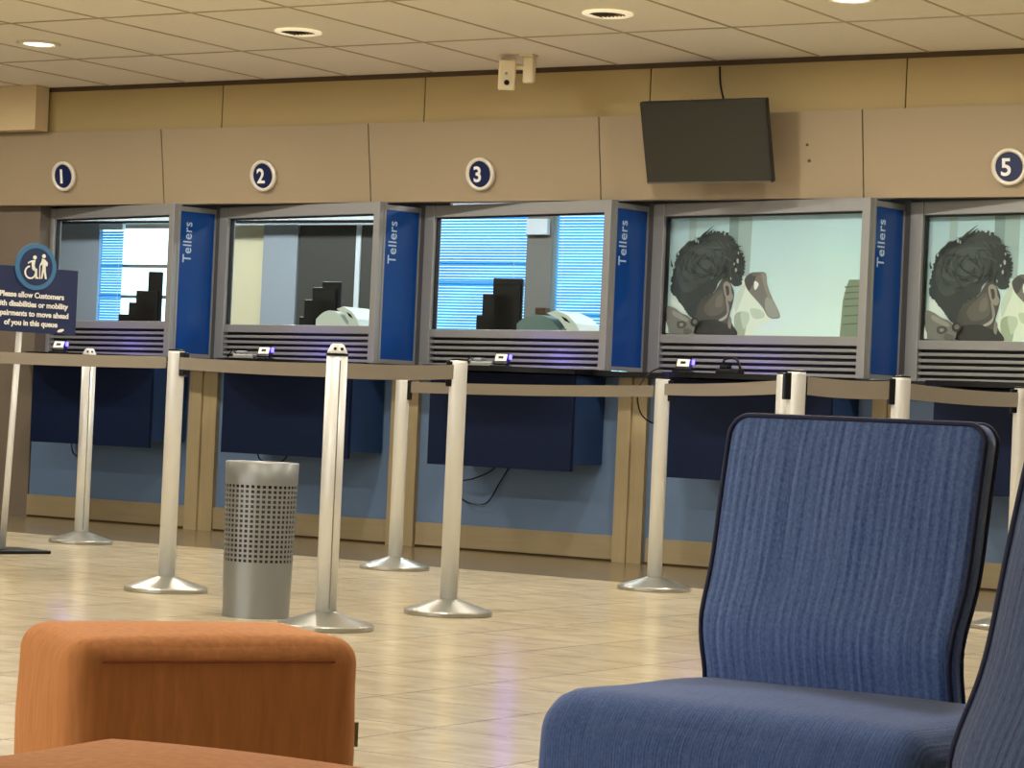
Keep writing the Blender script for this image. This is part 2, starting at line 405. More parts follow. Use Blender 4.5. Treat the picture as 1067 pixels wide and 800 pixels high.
b = BM(); box(b, -13.95, -10.5, YI-.26, YI-.205, 2.14, 2.21, 0); box(b, -13.95, -10.5, YI-.255, YI-.207, 2.122, 2.14, 1)  # white beam; the black strip paints the shade line beneath it
struct('trim_9', b, [M['in_white'], M['black']])
for xa, xb in ((XL, -8.66), (-8.0, XR)):
    b = BM(); box(b, xa, xb, 12.9, 12.93, 1.98, 2.6); struct('wall_gap_blocker', b, M['alu_d'])  # boards added to block the bright gap above the frames
# column between the two blinds
b = BM(); box(b, -9.495, -9.29, YI-.09, YI-.002, 0, 2.6); struct('wall_office_column', b, M['in_col'])
def office_window(n, x0, x1, z0, z1, bars):
    r = struct_root('window_%d' % n, ((x0+x1)/2, YI+.05, z0)); w = (x1-x0)/2; h = z1-z0
    b = BM()
    box(b, -w, w, -.03, .03, 0, .05); box(b, -w, w, -.03, .03, h-.05, h); box(b, -w, -w+.05, -.03, .03, .05, h-.05); box(b, w-.05, w, -.03, .03, .05, h-.05)
    for z in bars: box(b, -w+.05, w-.05, -.02, .02, z-z0-.012, z-z0+.012)
    finish('window_frame', b, M['in_col'], r)
    b = BM(); box(b, -w+.05, w-.05, -.003, .003, .05, h-.05); finish('window_pane', b, M['glass'], r)
office_window(6, -13.95, -12.25, 1.2, 2.16, (1.585, 1.82))
office_window(7, -10.5, -9.4, 1.0, 2.3, (1.72, 1.86))
office_window(8, -9.4, -8.2, 1.0, 2.3, (1.5, 1.42))
def blind(label, x0, x1, z0, z1, y=YI-.05):
    t = thing('venetian_blind', label, 'blind', ((x0+x1)/2, y, z0)); w = (x1-x0)/2; h = z1-z0
    b = BM(); z = .03
    while z < h-.05:
        box(b, -w, w, -.0115, .0115, -.0006, .0006, mtx=Matrix.Translation((0, 0, z)) @ Matrix.Rotation(math.radians(50), 4, 'X')); z += .0205
    finish('slats', b, M['slat'], t)
    b = BM(); box(b, -w, w, -.02, .02, h-.045, h, bev=.004); finish('head_rail', b, M['frame_w'], t)
    b = BM(); box(b, -w, w, -.014, .014, 0, .018, bev=.004); finish('bottom_rail', b, M['frame_w'], t)
    for xx in (-w*.8, w*.8):
        b = BM(); tube(b, [(xx, -.016, .01), (xx, -.016, h-.04)], .0022, 5); finish('cord', b, M['frame_w'], t)
blind('narrow strip of half open blind left in the first teller window', -13.40, -13.16, 1.22, 2.135)
blind('wide cyan-lit venetian blind behind the black monitor of window 3', -10.44, -9.515, 1.03, 2.27)
blind('sunlit venetian blind right of the taupe column in window 3', -9.275, -8.75, 1.03, 2.27)
b = BM(); box(b, -.085, .085, -.02, .02, -.055, .055, bev=.004); o = finish('wall_box', b, M['in_white'], None, loc=(-9.395, YI-.112, 2.1))
tag(o, 'pale box high on the taupe column seen through window 3', 'box')

# ------------------------------------------------------------------ teller windows
XA = [-11.80, -10.375, -8.81, -7.245, -5.675]
XBk = [-10.462, -8.895, -7.312, -5.735, -4.2]
GZ0, GZ1 = 1.292, 1.957
WROT = []
def teller_window(k):
    A = Vector((XA[k], 12.85)); Bp = Vector((XBk[k], 12.55)); L = (Bp-A).length; ang = math.atan2(Bp.y-A.y, Bp.x-A.x)
    r = struct_root('window_%d' % (k+1), (A.x, A.y, 1.07), ang)
    WROT.append((A, L, ang, r))
    z = lambda v: v-1.07
    sl, sr = (.085 if k == 0 else .122), .052
    b = BM()
    box(b, .0, .042, -.03, .03, 0, z(2.034), 1)                      # darker corner post
    box(b, .042, sl, -.035, .03, 0, z(2.028), 0, .004)
    box(b, L-sr, L, -.035, .03, 0, z(2.028), 0, .004)
    box(b, sl, L-sr, -.03, .03, z(GZ1), z(2.028), 0, .003)
    box(b, sl, L-sr, -.03, .03, z(1.243), z(GZ0), 0, .003)
    finish('window_frame', b, [M['alu'], M['alu_d']], r)
    b = BM(); g = .009
    box(b, sl, sl+g, -.012, .012, z(GZ0), z(GZ1)); box(b, L-sr-.004, L-sr, -.012, .012, z(GZ0), z(GZ1)); box(b, sl, L-sr, -.012, .012, z(GZ1)-g, z(GZ1))
    finish('gasket', b, M['gasket'], r)
    b = BM(); box(b, sl+g, L-sr-.004, -.004, .004, z(GZ0), z(GZ1)-g); finish('glass_pane', b, M['glass'], r)
    b = BM(); box(b, sl, L-sr, .008, .028, 0, z(1.243), 1)
    n = 5; p = (z(1.243)-.004)/n
    for i in range(n):
        box(b, sl, L-sr, -.022, .006, .002+p*i+.002, .002+p*i+.019, 0, .002)
    finish('louver', b, [M['alu'], M['gasket']], r)
    return r, L, sl, sr
WIN = [teller_window(k) for k in range(5)]
# blue return panels lettered Tellers, square to the windows
where = ['between the first and second teller windows', 'between the second and third teller windows', 'right of the window with the note counter', 'between the two windows showing the poster']
for k in range(4):
    A = Vector((XBk[k], 12.55)); Bp = Vector((XA[k+1], 12.85)); d = Bp-A; L = d.length; ang = math.atan2(d.y, d.x)
    t = thing('teller_panel', 'tall gloss blue Tellers panel '+where[k], 'sign panel', (A.x, A.y, 1.07), ang, 'blue teller panels')
    z = lambda v: v-1.07
    b = BM(); box(b, .004, L-.004, .008, .03, .004, .945, 0)
    box(b, .004, .016, -.006, .008, .004, .945, 0); box(b, L-.038, L-.024, -.006, .008, .004, .945, 0); box(b, L-.024, L-.004, -.004, .008, .004, .945, 1)
    box(b, .016, L-.038, -.006, .008, .004, .028, 0); box(b, .016, L-.038, -.006, .008, .915, .945, 0)
    finish('frame', b, [M['alu'], M['alu_d']], t)
    b = BM(); box(b, .016, L-.038, .0, .008, .028, .915, bev=.002); p = finish('blue_face', b, M['panel_blue'], t)
    b = text_bm('Tellers', .088, .002, .0004, 'LEFT', 1.05)
    bmesh.ops.transform(b, matrix=Matrix.Translation((.078, 0, z(1.665))) @ Matrix.Rotation(-PI/2, 4, 'Y'), verts=b.verts)
    o = finish('lettering', b, M['panel_text'], p); o['label'] = 'pale blue word Tellers reading upwards'

# printed poster with a curly-haired figure in the two right-hand windows
def poster(k, label):
    A, L, ang, _ = WROT[k]; _, _, sl, sr = WIN[k]
    x0, x1, z0, z1 = sl-.03, L-sr+.012, GZ0-1.07-.01, GZ1-1.07
    t = finish('poster', (lambda b: (box(b, x0, x1, .034, .038, z0, z1), b)[1])(BM()), M['p_ground'], None)
    t.location = (A.x, A.y, 1.07); t.rotation_euler = (0, 0, ang); tag(t, label, 'poster', 'posters in the teller windows')
    # picture coordinates: 0..1000 across, 0..600 down
    def P(x, y):
        s = 1-(y-60)/600; return (x0+.036+(x-48)/1000*(x1-x0-.05), z0+.004+s*(z1-z0-.006))
    mats = []; b = BM(); lay = [0]
    def poly(pts, rgb, rough=.6):
        m = mat('print_%d_%d_%d' % rgb, rgb, rough)
        if m not in mats: mats.append(m)
        lay[0] += 1; y = .0338-.00012*lay[0]
        pts = [P(min(max(px, 50), 1044), min(max(py, 62), 655)) for px, py in pts]
        b.faces.new([b.verts.new((u, y, w)) for u, w in pts]).material_index = mats.index(m)
    def smooth(pts, k=5):
        P3 = [Vector((p[0], p[1], 0)) for p in pts]; n = len(P3); out = []
        for i in range(n):
            a, c, d, e = P3[i-1], P3[i], P3[(i+1) % n], P3[(i+2) % n]
            for j in range(k):
                q = j/k; v = .5*((2*c)+(d-a)*q+(2*a-5*c+4*d-e)*q*q+(3*c-a-3*d+e)*q**3); out.append((v.x, v.y))
        return out
    poly([(140, 62), (180, 62), (170, 260), (140, 260)], (172, 196, 202))
    poly([(352, 62), (400, 62), (400, 330), (352, 330)], (136, 158, 164))
    poly([(400, 62), (470, 62), (466, 360), (400, 360)], (164, 186, 190))
    poly([(965, 380), (1046, 380), (1046, 657), (930, 657), (938, 480), (952, 415)], (128, 142, 122))
    for yy in (412, 440, 470, 505, 550, 590): poly([(945, yy), (1046, yy-6), (1046, yy), (945, yy+7)], (98, 110, 94))
    # blouse: bright collar, folds
    poly([(55, 425), (135, 510), (134, 545), (60, 525)], (232, 242, 240))
    poly(smooth([(384, 600), (392, 520), (412, 450), (440, 376), (472, 430), (515, 490), (560, 522), (584, 575), (540, 600), (500, 640), (470, 656), (400, 656)]), (228, 238, 224))
    poly(smooth([(398, 560), (430, 535), (470, 545), (462, 600), (452, 656), (412, 656)]), (168, 182, 160))
    poly(smooth([(430, 540), (470, 540), (476, 575), (452, 620), (440, 600)]), (198, 212, 190))
    poly(smooth([(480, 520), (530, 525), (556, 556), (520, 572), (490, 560)]), (200, 214, 194))
    poly(smooth([(398, 470), (436, 400), (448, 420), (430, 480), (404, 540)]), (206, 220, 208))
    # raised hand and forearm, paler towards the elbow
    poly(smooth([(444, 372), (470, 345), (510, 340), (550, 346), (560, 400), (585, 460), (628, 540), (626, 566), (576, 562), (540, 512), (500, 470), (468, 436), (448, 404)]), (126, 122, 118))
    poly(smooth([(556, 470), (585, 468), (626, 540), (624, 562), (578, 558), (556, 520)]), (158, 160, 152))
    poly(smooth([(530, 352), (550, 352), (558, 400), (582, 460), (572, 470), (548, 420)]), (150, 142, 136))
    poly(smooth([(446, 372), (474, 348), (506, 346), (498, 376), (478, 420), (466, 430), (450, 402)]), (78, 78, 80))
    poly(smooth([(478, 350), (512, 344), (520, 352), (500, 362)]), (110, 106, 104))
    poly(smooth([(497, 384), (516, 396), (514, 412), (500, 428), (494, 410)]), (240, 246, 244))
    # face and neck bent down
    poly(smooth([(288, 440), (330, 372), (362, 380), (392, 440), (386, 500), (374, 560), (392, 600), (408, 656), (205, 656), (188, 580), (198, 520), (232, 468)]), (84, 82, 80))
    poly(smooth([(280, 460), (325, 425), (342, 470), (346, 525), (312, 552), (262, 556), (238, 515)]), (104, 100, 95))
    poly(smooth([(300, 470), (326, 446), (336, 476), (330, 508), (300, 512)]), (122, 116, 110))
    poly(smooth([(205, 590), (290, 575), (340, 590), (396, 612), (406, 656), (210, 656)]), (58, 58, 58))
    # ear and the lit edge of jaw and neck
    poly(smooth([(336, 398), (352, 386), (372, 402), (380, 440), (392, 462), (376, 486), (352, 470), (338, 430)]), (156, 148, 142))
    poly(smooth([(346, 410), (362, 410), (368, 446), (356, 456), (350, 430)]), (74, 72, 70))
    poly(smooth([(350, 470), (364, 486), (372, 530), (362, 548), (356, 510)]), (150, 144, 138))
    poly(smooth([(318, 578), (346, 560), (366, 540), (360, 566), (336, 582)]), (178, 174, 168))
    poly(smooth([(372, 560), (386, 575), (382, 620), (368, 605)]), (144, 140, 134))
    # hair: mass with a ragged edge, locks, loose curls
    rnd = random.Random(5)
    base = [(66, 440), (62, 370), (74, 300), (96, 240), (132, 200), (182, 170), (236, 150), (292, 138), (342, 150), (378, 182), (404, 220), (430, 262), (440, 304), (432, 352), (420, 400), (392, 408), (372, 392), (350, 372), (330, 372), (308, 392), (286, 440), (230, 470), (202, 520), (188, 580), (150, 545), (130, 520), (92, 470)]
    fine = smooth(base, 9)
    cx, cy = 240, 330
    rag = []
    for i, (px, py) in enumerate(fine):
        q = 1+(rnd.uniform(-.015, .055) if i < 140 else rnd.uniform(-.02, .02)); rag.append((cx+(px-cx)*q, cy+(py-cy)*q))
    poly(rag, (62, 68, 70))
    poly(smooth([(100, 270), (190, 200), (290, 186), (345, 230), (320, 320), (220, 400), (130, 440), (84, 360)]), (76, 84, 86))
    poly(smooth([(130, 280), (200, 220), (280, 210), (310, 250), (270, 320), (180, 370), (120, 350)]), (84, 93, 95))
    for _ in range(150):                                             # fine locks running with the curl of the hair
        a = rnd.uniform(0, 6.28); q = rnd.uniform(.1, .97)**.7; px, py = 242+172*q*math.cos(a), 298+138*q*math.sin(a)
        if (py > 395 and px > 215) or (px > 300 and py > 360): continue
        ln = rnd.uniform(12, 30); wd = rnd.uniform(2, 4.5); th = a+1.57+rnd.uniform(-.7, .7); ux, uy = math.cos(th), math.sin(th)
        g = rnd.choice(((54, 60, 62), (90, 99, 101), (70, 77, 79), (54, 60, 62), (62, 68, 70)))
        poly(smooth([(px-ux*ln, py-uy*ln), (px-uy*wd, py+ux*wd), (px+ux*ln, py+uy*ln), (px+uy*wd*.4, py-ux*wd*.4)], 4), g)
    for (px, py, dx, dy) in ((232, 154, 52, -48), (252, 150, 34, -26), (222, 160, 20, -24), (180, 185, 46, -24), (150, 205, 10, -26), (104, 240, 24, -34), (92, 262, 4, -26), (330, 150, 6, -18), (362, 176, 26, -10), (385, 210, 52, 4), (400, 228, 44, 14), (405, 250, 34, 22), (402, 262, 40, 60), (412, 300, 30, 20), (400, 330, 26, 44), (70, 310, -6, -34)):
        L_ = math.hypot(dx, dy); nx, ny = -dy/L_*5, dx/L_*5
        poly(smooth([(px-nx, py-ny), (px+dx*.5-nx*.9+ny*.6, py+dy*.5-ny*.9-nx*.6), (px+dx, py+dy), (px+dx*.5+nx*.3, py+dy*.5+ny*.3), (px+nx, py+ny)], 4), (58, 64, 66))
    for (px, py, q) in ((415, 284, 1), (408, 330, .9), (398, 300, .6), (342, 150, .7), (192, 178, 1), (204, 186, .7), (418, 246, .6), (384, 372, .6)):
        poly(smooth([(px, py-12*q), (px+7*q, py), (px+2*q, py+14*q), (px-5*q, py)], 4), (168, 180, 182))
    # second hand at the lower left, with a ring
    poly(smooth([(52, 514), (90, 520), (132, 546), (168, 560), (202, 596), (196, 645), (120, 650), (62, 640), (54, 580)]), (128, 126, 122))
    poly(smooth([(86, 532), (130, 552), (168, 575), (160, 588), (116, 572), (84, 552)]), (160, 156, 150))
    poly(smooth([(112, 590), (148, 586), (162, 606), (140, 622), (114, 618)]), (84, 82, 80)); poly(smooth([(124, 598), (142, 596), (144, 608), (128, 612)]), (150, 146, 140))
    poly(smooth([(150, 620), (190, 630), (186, 648), (150, 650)]), (106, 102, 98))
    poly([(50, 585), (64, 620), (66, 646), (50, 646)], (230, 240, 238))
    poly(disc(23, 16, 204, 590), (56, 58, 58)); poly(disc(12, 12, 206, 588), (118, 114, 110))
    o = finish('print', b, mats, t)
    for f in o.data.polygons: pass
poster(3, 'poster of a curly-haired figure with raised hand filling window right of the television')
poster(4, 'poster of curly-haired figure in the window under the number 5 sign')

# ------------------------------------------------------------------ counter: ledge, black shelves, boxes below
b = BM(); box(b, -11.8, XR, 12.5, 12.9, 1.04, 1.068); struct('trim_10', b, M['black'])
BX = [(-11.43, -10.45), (-9.88, -8.936), (-8.37, -7.41), (-6.80, -5.84), (-5.265, -4.3)]
desc = ['under the number 1 sign', 'under the number 2 sign', 'under the number 3 sign', 'below the television', 'under the number 5 sign']
for k, (a, c) in enumerate(BX):
    cxm = (a+c)/2; w = (c-a)/2
    b = BM()
    out = []
    w2 = w+.03
    for i in range(25):
        q = i/24; xx = -w2+2*w2*q; out.append((xx, -.36+.16*abs(2*q-1)**3.2))
    out += [(w2, 0), (-w2, 0)]
    lo = [b.verts.new((px, py, 0)) for px, py in out]; hi = [b.verts.new((px, py, .028)) for px, py in out]
    b.faces.new(lo[::-1]); b.faces.new(hi)
    for i in range(len(out)): b.faces.new((lo[i], lo[(i+1) % len(out)], hi[(i+1) % len(out)], hi[i]))
    o = finish('counter_shelf', b, M['black'], None, loc=(cxm, 12.497, 1.04)); tag(o, 'black bow-fronted counter shelf '+desc[k], 'shelf', 'black counter shelves')
    t = thing('counter_box', 'dark navy box hung on the blue wall '+desc[k], 'cabinet', (cxm, 12.72, .5), 0, 'navy boxes below the counter')
    b = BM(); box(b, -w, w, -.375, -.345, 0, .535, bev=.003); finish('front_board', b, M['navy'], t)
    b = BM(); box(b, -w+.03, w-.004, -.345, -.022, .04, .535); finish('carcass', b, M['navy_lit'], t)
# cables hanging below the boxes
def cable(pts, label, r=.0045):
    b = BM(); tube(b, curve_pts(pts), r, 6); o = finish('cable', b, M['black']); tag(o, label, 'cable', None)
cable([(-8.35, 12.69, .30), (-8.28, 12.69, .275), (-8.17, 12.69, .285), (-8.09, 12.69, .40), (-8.04, 12.71, .50)], 'longer black cable looping below the navy box under sign 3')
cable([(-8.36, 12.66, .40), (-8.24, 12.66, .425), (-8.12, 12.66, .48), (-8.08, 12.655, .536)], 'shorter black cable drooping close under the navy box below sign 3')
cable([(-9.80, 12.6, .538), (-9.78, 12.6, .47), (-9.70, 12.6, .445), (-9.60, 12.6, .46), (-9.54, 12.6, .538)], 'black cable drooping under the navy box behind the bin')
cable([(-11.36, 12.66, .538), (-11.35, 12.66, .45), (-11.30, 12.66, .41), (-11.22, 12.66, .40), (-11.18, 12.66, .538)], 'black cable loop under the navy box below sign 1')
cable([(-6.72, 12.45, 1.074), (-6.80, 12.2, 1.082), (-6.86, 12.11, .98), (-6.90, 12.2, .85), (-6.88, 12.31, .79), (-6.85, 12.335, .83)], 'black cable dangling off the counter left of the box below the television', .004)

# ------------------------------------------------------------------ card terminals on the shelves
def terminal(loc, rot, label, flat=False):
    t = thing('card_terminal', label, 'card terminal', loc, rot, 'card terminals on the counter')
    b = BM(); box(b, -.05, .05, -.045, .045, 0, .012, bev=.004)
    box(b, -.043, .043, -.02, .02, .0, .075, bev=.006, mtx=Matrix.Translation((0, .0, .008)) @ Matrix.Rotation(math.radians(-28), 4, 'X'))
    finish('body', b, M['black'], t)
    b = BM(); box(b, -.035, .035, -.0035, .0035, .018, .064, bev=.002, mtx=Matrix.Translation((0, -.0, .008)) @ Matrix.Rotation(math.radians(-28), 4, 'X') @ Matrix.Translation((0, -.0215, 0)))
    f = finish('face_plate', b, M['white'], t)
    b = BM(); box(b, -.014, .014, -.002, .002, .034, .048, mtx=Matrix.Translation((0, -.0, .008)) @ Matrix.Rotation(math.radians(-28), 4, 'X') @ Matrix.Translation((0, -.0262, 0)))
    finish('emblem', b, M['black'], f)
    b = BM(); box(b, .05, .062, -.012, .012, .045, .072, bev=.003); o = finish('indicator_light', b, M['led'], t); o['label'] = 'glowing blue indicator light'
    return t
TZ = 1.068
T = [((-11.27, 12.40, TZ), .3, 'white-faced card terminal with blue light on the counter beside the queue notice board'),
     ((-9.625, 12.40, TZ), .2, 'white-faced card terminal with blue light below window 2, right of a smaller device'),
     ((-7.93, 12.40, TZ), .2, 'white-faced card terminal with blue light beside a grey handset below window 3'),
     ((-6.745, 12.38, TZ), .2, 'white-faced card terminal with blue light beside a black handset below the poster')]
for loc, r, lab in T:
    terminal(loc, r, lab)
    ld = bpy.data.lights.new('indicator_glow', 'POINT'); ld.energy = 1.4; ld.color = (.2, .15, 1); ld.shadow_soft_size = .01
    lo = bpy.data.objects.new('indicator_glow', ld); COL.objects.link(lo); lo.location = (loc[0]+.1, loc[1]+.04, loc[2]+.075)
def handset(loc, rot, col, label, arch):
    t = thing('handset', label, 'device', loc, rot)
    b = BM(); box(b, -.07, .07, -.04, .04, 0, .03, bev=.008); box(b, -.05, .0, -.03, .03, .03, .05, bev=.006); finish('body', b, col, t)
    b = BM()
    if arch: tube(b, curve_pts([(-.04, 0, .045), (-.03, 0, .08), (.03, 0, .085), (.055, 0, .05), (.06, 0, .02)]), .007, 6)
    else: tube(b, curve_pts([(-.06, .0, .03), (-.1, .02, .05), (-.14, .04, .01)]), .004, 6)
    finish('lead', b, M['black'], t)
handset((-9.765, 12.40, TZ), .2, M['alu'], 'small grey device left of the card terminal under window 2', False)
handset((-8.06, 12.42, TZ), .1, M['alu'], 'grey handset left of the card terminal under window 3', False)
handset((-6.46, 12.38, TZ), .1, M['black'], 'black handset with arched lead right of the card terminal below the poster', True)

# ------------------------------------------------------------------ things on the desk behind the glass
b = BM(); box(b, -11.7, XR, 12.93, 13.6, 1.0, 1.04); struct('trim_11', b, M['alu_d'])
def monitor(loc, rot, label, w, h, tiers):
    t = thing('monitor', label, 'monitor', loc, rot, 'monitors behind the teller glass')
    b = BM(); box(b, -.13, .13, -.09, .09, 0, .014, bev=.005); finish('base', b, M['black'], t)
    b = BM(); box(b, -.03, .03, .0, .03, .012, .22, bev=.006); finish('stand', b, M['black'], t)
    b = BM(); box(b, -w/2, w/2, -.03, .0, .16, .16+h, bev=.008); s = finish('screen', b, M['black'], t)
    b = BM()
    for dx0, dx1, z1 in tiers: box(b, dx0, dx1, -.055, -.03, .17, z1, bev=.006)
    finish('rear_housing', b, M['black'], s)
monitor((-8.47, 13.3, 1.04), .25, 'large black stepped monitor against the cyan blinds of window 3', .19, .43, ((-.15, .06, .49), (-.185, .06, .36), (-.08, .085, .55)))
monitor((-11.25, 13.3, 1.04), .3, 'black stepped monitor against the bright daylight of window 1', .10, .45, ((-.12, .03, .48), (-.17, .02, .40), (-.24, 0, .32)))
monitor((-9.84, 13.36, 1.04), .3, 'black stepped monitor against the charcoal door in window 2', .13, .40, ((-.12, .04, .52), (-.17, .03, .44), (-.2, 0, .33)))
def note_counter(loc, rot, label, side, w):
    t = thing('note_counter', label, 'machine', loc, rot, 'banknote counters behind the teller glass')
    b = BM()
    n = 14; top = [(-w/2, 0)]
    for i in range(n+1):
        q = i/n; top.append((-w/2+w*.78*q, .36-.10*(2*q-.75)**2 if q < .9 else .30))
    top += [(w*.34, .20), (w*.36, 0)]
    prism(b, top, -.02, .22); finish('body', b, side, t)
    b = BM()
    sh = [(-w*.02, .368), (w*.12, .385), (w*.30, .355), (w*.42, .31), (w*.52, .235), (w*.50, .225), (w*.36, .235), (w*.28, .275), (w*.16, .335)]
    prism(b, sh, -.045, .22); s = finish('hopper', b, M['machine_w'], t)
    b = BM(); prism(b, [(w*.20, .352), (w*.28, .338), (w*.34, .312), (w*.26, .325)], -.049, -.044); finish('display', b, M['black'], s)
    b = BM(); box(b, -w*.05, -w*.01, -.024, -.019, .19, .205); finish('button', b, M['black'], t)
note_counter((-7.985, 13.02, 1.04), 0, 'grey and white banknote counter beside the monitor in window 3', M['machine'], .46)
note_counter((-9.50, 13.0, 1.04), 0, 'white hooded banknote counter right of the monitor in window 2', M['machine_w'], .36)
b = BM(); box(b, -.035, .035, -.03, .03, 0, .04, bev=.004); o = finish('parcel', b, mat('brown_card', (84, 64, 52), .8), None, loc=(-8.10, 13.1, 1.405)); tag(o, 'small dark brown box on top of the grey banknote counter', 'box')

# ------------------------------------------------------------------ number signs on the fascia
def fascia_y(z): return 12.565+(2.5-z)/.465*.065
tilt = math.atan2(.065, .465)
for num, X, z in (('1', -11.37, 2.207), ('2', -9.757, 2.19), ('3', -8.183, 2.18), ('5', -4.965, 2.176)):
    t = thing('number_sign', 'round navy sign with white number %s on the taupe fascia' % num, 'sign', (X*1.0085, fascia_y(z), .78+(z-.78)*1.0085), 0, 'number signs above the windows')
    t.rotation_euler = (tilt, 0, 0)
    b = BM(); ring(b, .076, .096, -.03, -.001, 40); finish('rim', b, M['sign_ring'], t, True)
    b = BM(); prism(b, disc(.077, 40), -.02, -.001); d = finish('disc', b, M['sign_blue'], t)
    b = text_bm(num, .125, .003, .0025); bmesh.ops.transform(b, matrix=Matrix.Translation((-.018, -.0205, -.006)), verts=b.verts)
    finish('numeral', b, M['letter'], d)

# ------------------------------------------------------------------ television on the fascia
t = thing('television', 'black wall television tilted forward on the fascia', 'television', (-6.64, 12.345, 2.32), 0)
rt = math.atan2(.125, .436); R = Matrix.Rotation(rt, 4, 'X')
b = BM(); box(b, -.384, .384, -.02, .02, -.226, .226, bev=.006, mtx=R); finish('housing', b, M['tv_frame'], t)
b = BM(); box(b, -.376, .376, -.022, -.0195, -.214, .219, mtx=R); finish('screen', b, M['tv'], t)
b = BM(); box(b, -.376, .376, -.0235, -.0195, -.2245, -.2155, mtx=R); finish('lower_trim', b, mat('tv_trim', (96, 92, 84), .4, .3), t)
b = BM(); box(b, -.1, .1, .225, .236, -.1, .1); box(b, -.02, .02, .02, .23, -.03, .03); finish('bracket', b, M['leg'], t)
cable([(-6.71, 12.584, 2.76), (-6.70, 12.584, 2.66), (-6.67, 12.584, 2.55), (-6.66, 12.56, 2.50), (-6.65, 12.48, 2.42)], 'dark cable running up the tan panel above the television', .005)
for xx, zz in ((-7.14, 2.30), (-7.125, 2.22), (-6.16, 2.32), (-6.15, 2.235)):
    b = BM(); prism(b, disc(.008, 10), -.004, 0); o = finish('screw', b, M['joint'], None, loc=(xx, fascia_y(zz)-.001, zz)); o.rotation_euler = (tilt, 0, 0)
    tag(o, ('upper' if zz > 2.27 else 'lower')+' dark screw head on the fascia '+('left' if xx < -6.6 else 'right')+' of the television', 'screw', 'screw heads beside the television')

# ------------------------------------------------------------------ camera on the ceiling
t = thing('security_camera', 'cream security camera hung from the ceiling above sign 3', 'security camera', (-7.66, 12.12, CZ))
b = BM(); box(b, -.045, .045, -.03, .03, -.012, 0, bev=.003); box(b, -.025, .045, -.02, .02, -.16, -.01, bev=.012); finish('bracket', b, M['cream'], t)
b = BM(); tube(b, [(.0, -.0, -.07), (-.09, -.03, -.07)], .016, 10); finish('arm', b, M['cream'], t)
b = BM(); mt = Matrix.Translation((-.115, -.03, -.1)) @ Matrix.Rotation(.55, 4, 'Z') @ Matrix.Rotation(math.radians(12), 4, 'X')
box(b, -.048, .048, -.05, .07, -.095, .075, bev=.012, seg=3, mtx=mt); body = finish('housing', b, M['cream'], t)
b = BM(); prism(b, disc(.015, 16, .0, -.05), -.054, -.049); bmesh.ops.transform(b, matrix=mt, verts=b.verts); finish('lens', b, M['black'], body)
b = BM(); prism(b, disc(.008, 12, -.004, .0), -.053, -.049); bmesh.ops.transform(b, matrix=mt, verts=b.verts); finish('sensor', b, M['alu'], body)

# ------------------------------------------------------------------ ceiling lamps
def downlight(x, y, lit, label):
    t = thing('downlight', label, 'ceiling light', (x, y, CZ), 0, 'round ceiling downlights')
    b = BM(); n = 36
    lathe(b, [(.088, 0), (.124, -.001), (.128, -.008), (.106, -.015), (.086, -.008), (.084, 0)], n, cap=False); finish('ring', b, M['lamp_ring'] if lit else M['lamp_soft'], t, True)
    b = BM()
    if lit:
        lathe(b, [(.085, -.003), (.07, -.009), (.03, -.012), (.004, -.0125)], n); finish('lens', b, M['lamp'], t, True)
    else:
        lathe(b, [(.085, -.001), (.06, -.004), (.004, -.004)], n)
        for i in range(-3, 4): box(b, i*.022-.002, i*.022+.002, -.065, .065, -.012, -.003)
        finish('louver', b, M['lamp_dim'], t)
VIS = [(-10.23, 10.97, 1, 'lit downlight glowing white above the number 1 sign'), (-8.43, 11.03, 0, 'dim louvered downlight in the ceiling above signs 2 and 3'),
       (-6.49, 10.98, 0, 'dim louvered downlight in the ceiling above the television'), (-5.16, 10.93, 1, 'lit downlight cut by the top edge right of the television')]
for a in VIS: downlight(*a)
def area(x, y, e, size, z=CZ-.03, col=(1, .93, .80), shape='DISK', sy=None, spread=PI):
    ld = bpy.data.lights.new('area_light', 'AREA'); ld.energy = e; ld.shape = shape; ld.size = size; ld.color = col; ld.spread = spread
    if sy: ld.size_y = sy
    o = bpy.data.objects.new('area_light', ld); COL.objects.link(o); o.location = (x, y, z); return o
for x, y, lit, _ in VIS: area(x, y, 36 if lit else 28, .16)
for x in (-12.0, -3.3, -1.4): area(x, 10.97, 36, .16)
for x in (-9.6, -7.6, -5.6, -3.6): area(x, 7.6, 36, .3)
for x in (-5.6, -3.4, -1.6): area(x, 4.6, 32, .3)
for x in (-6.6, -4.6): area(x, .6, 30, .5)  # unseen lamps added to light the chair back, leaving the stool front dark
# added behind the viewer: window frame on solid wall carrying a fill light
r9 = struct_root('window_9', (-8.4, YB, .35)); b = BM()
for xx in (-5, -2.5, 0, 2.5, 5): box(b, xx-.03, xx+.03, 0, .05, 0, 2.3)
for zz in (0, 2.26): box(b, -5.03, 5.03, 0, .05, zz, zz+.04)
finish('window_frame', b, M['alu'], r9)
o = area(-8.4, YB+.06, 190, 10, 1.5, (1, .95, .86), 'RECTANGLE', 2.2); o.rotation_euler = (PI/2, 0, 0)
# office lamps
for x in (-12.8, -11.0, -9.2, -7.4, -5.6, -4.0): area(x, 14.1, 34, 1.1, 2.58, (.92, .97, 1.), 'RECTANGLE', .3)

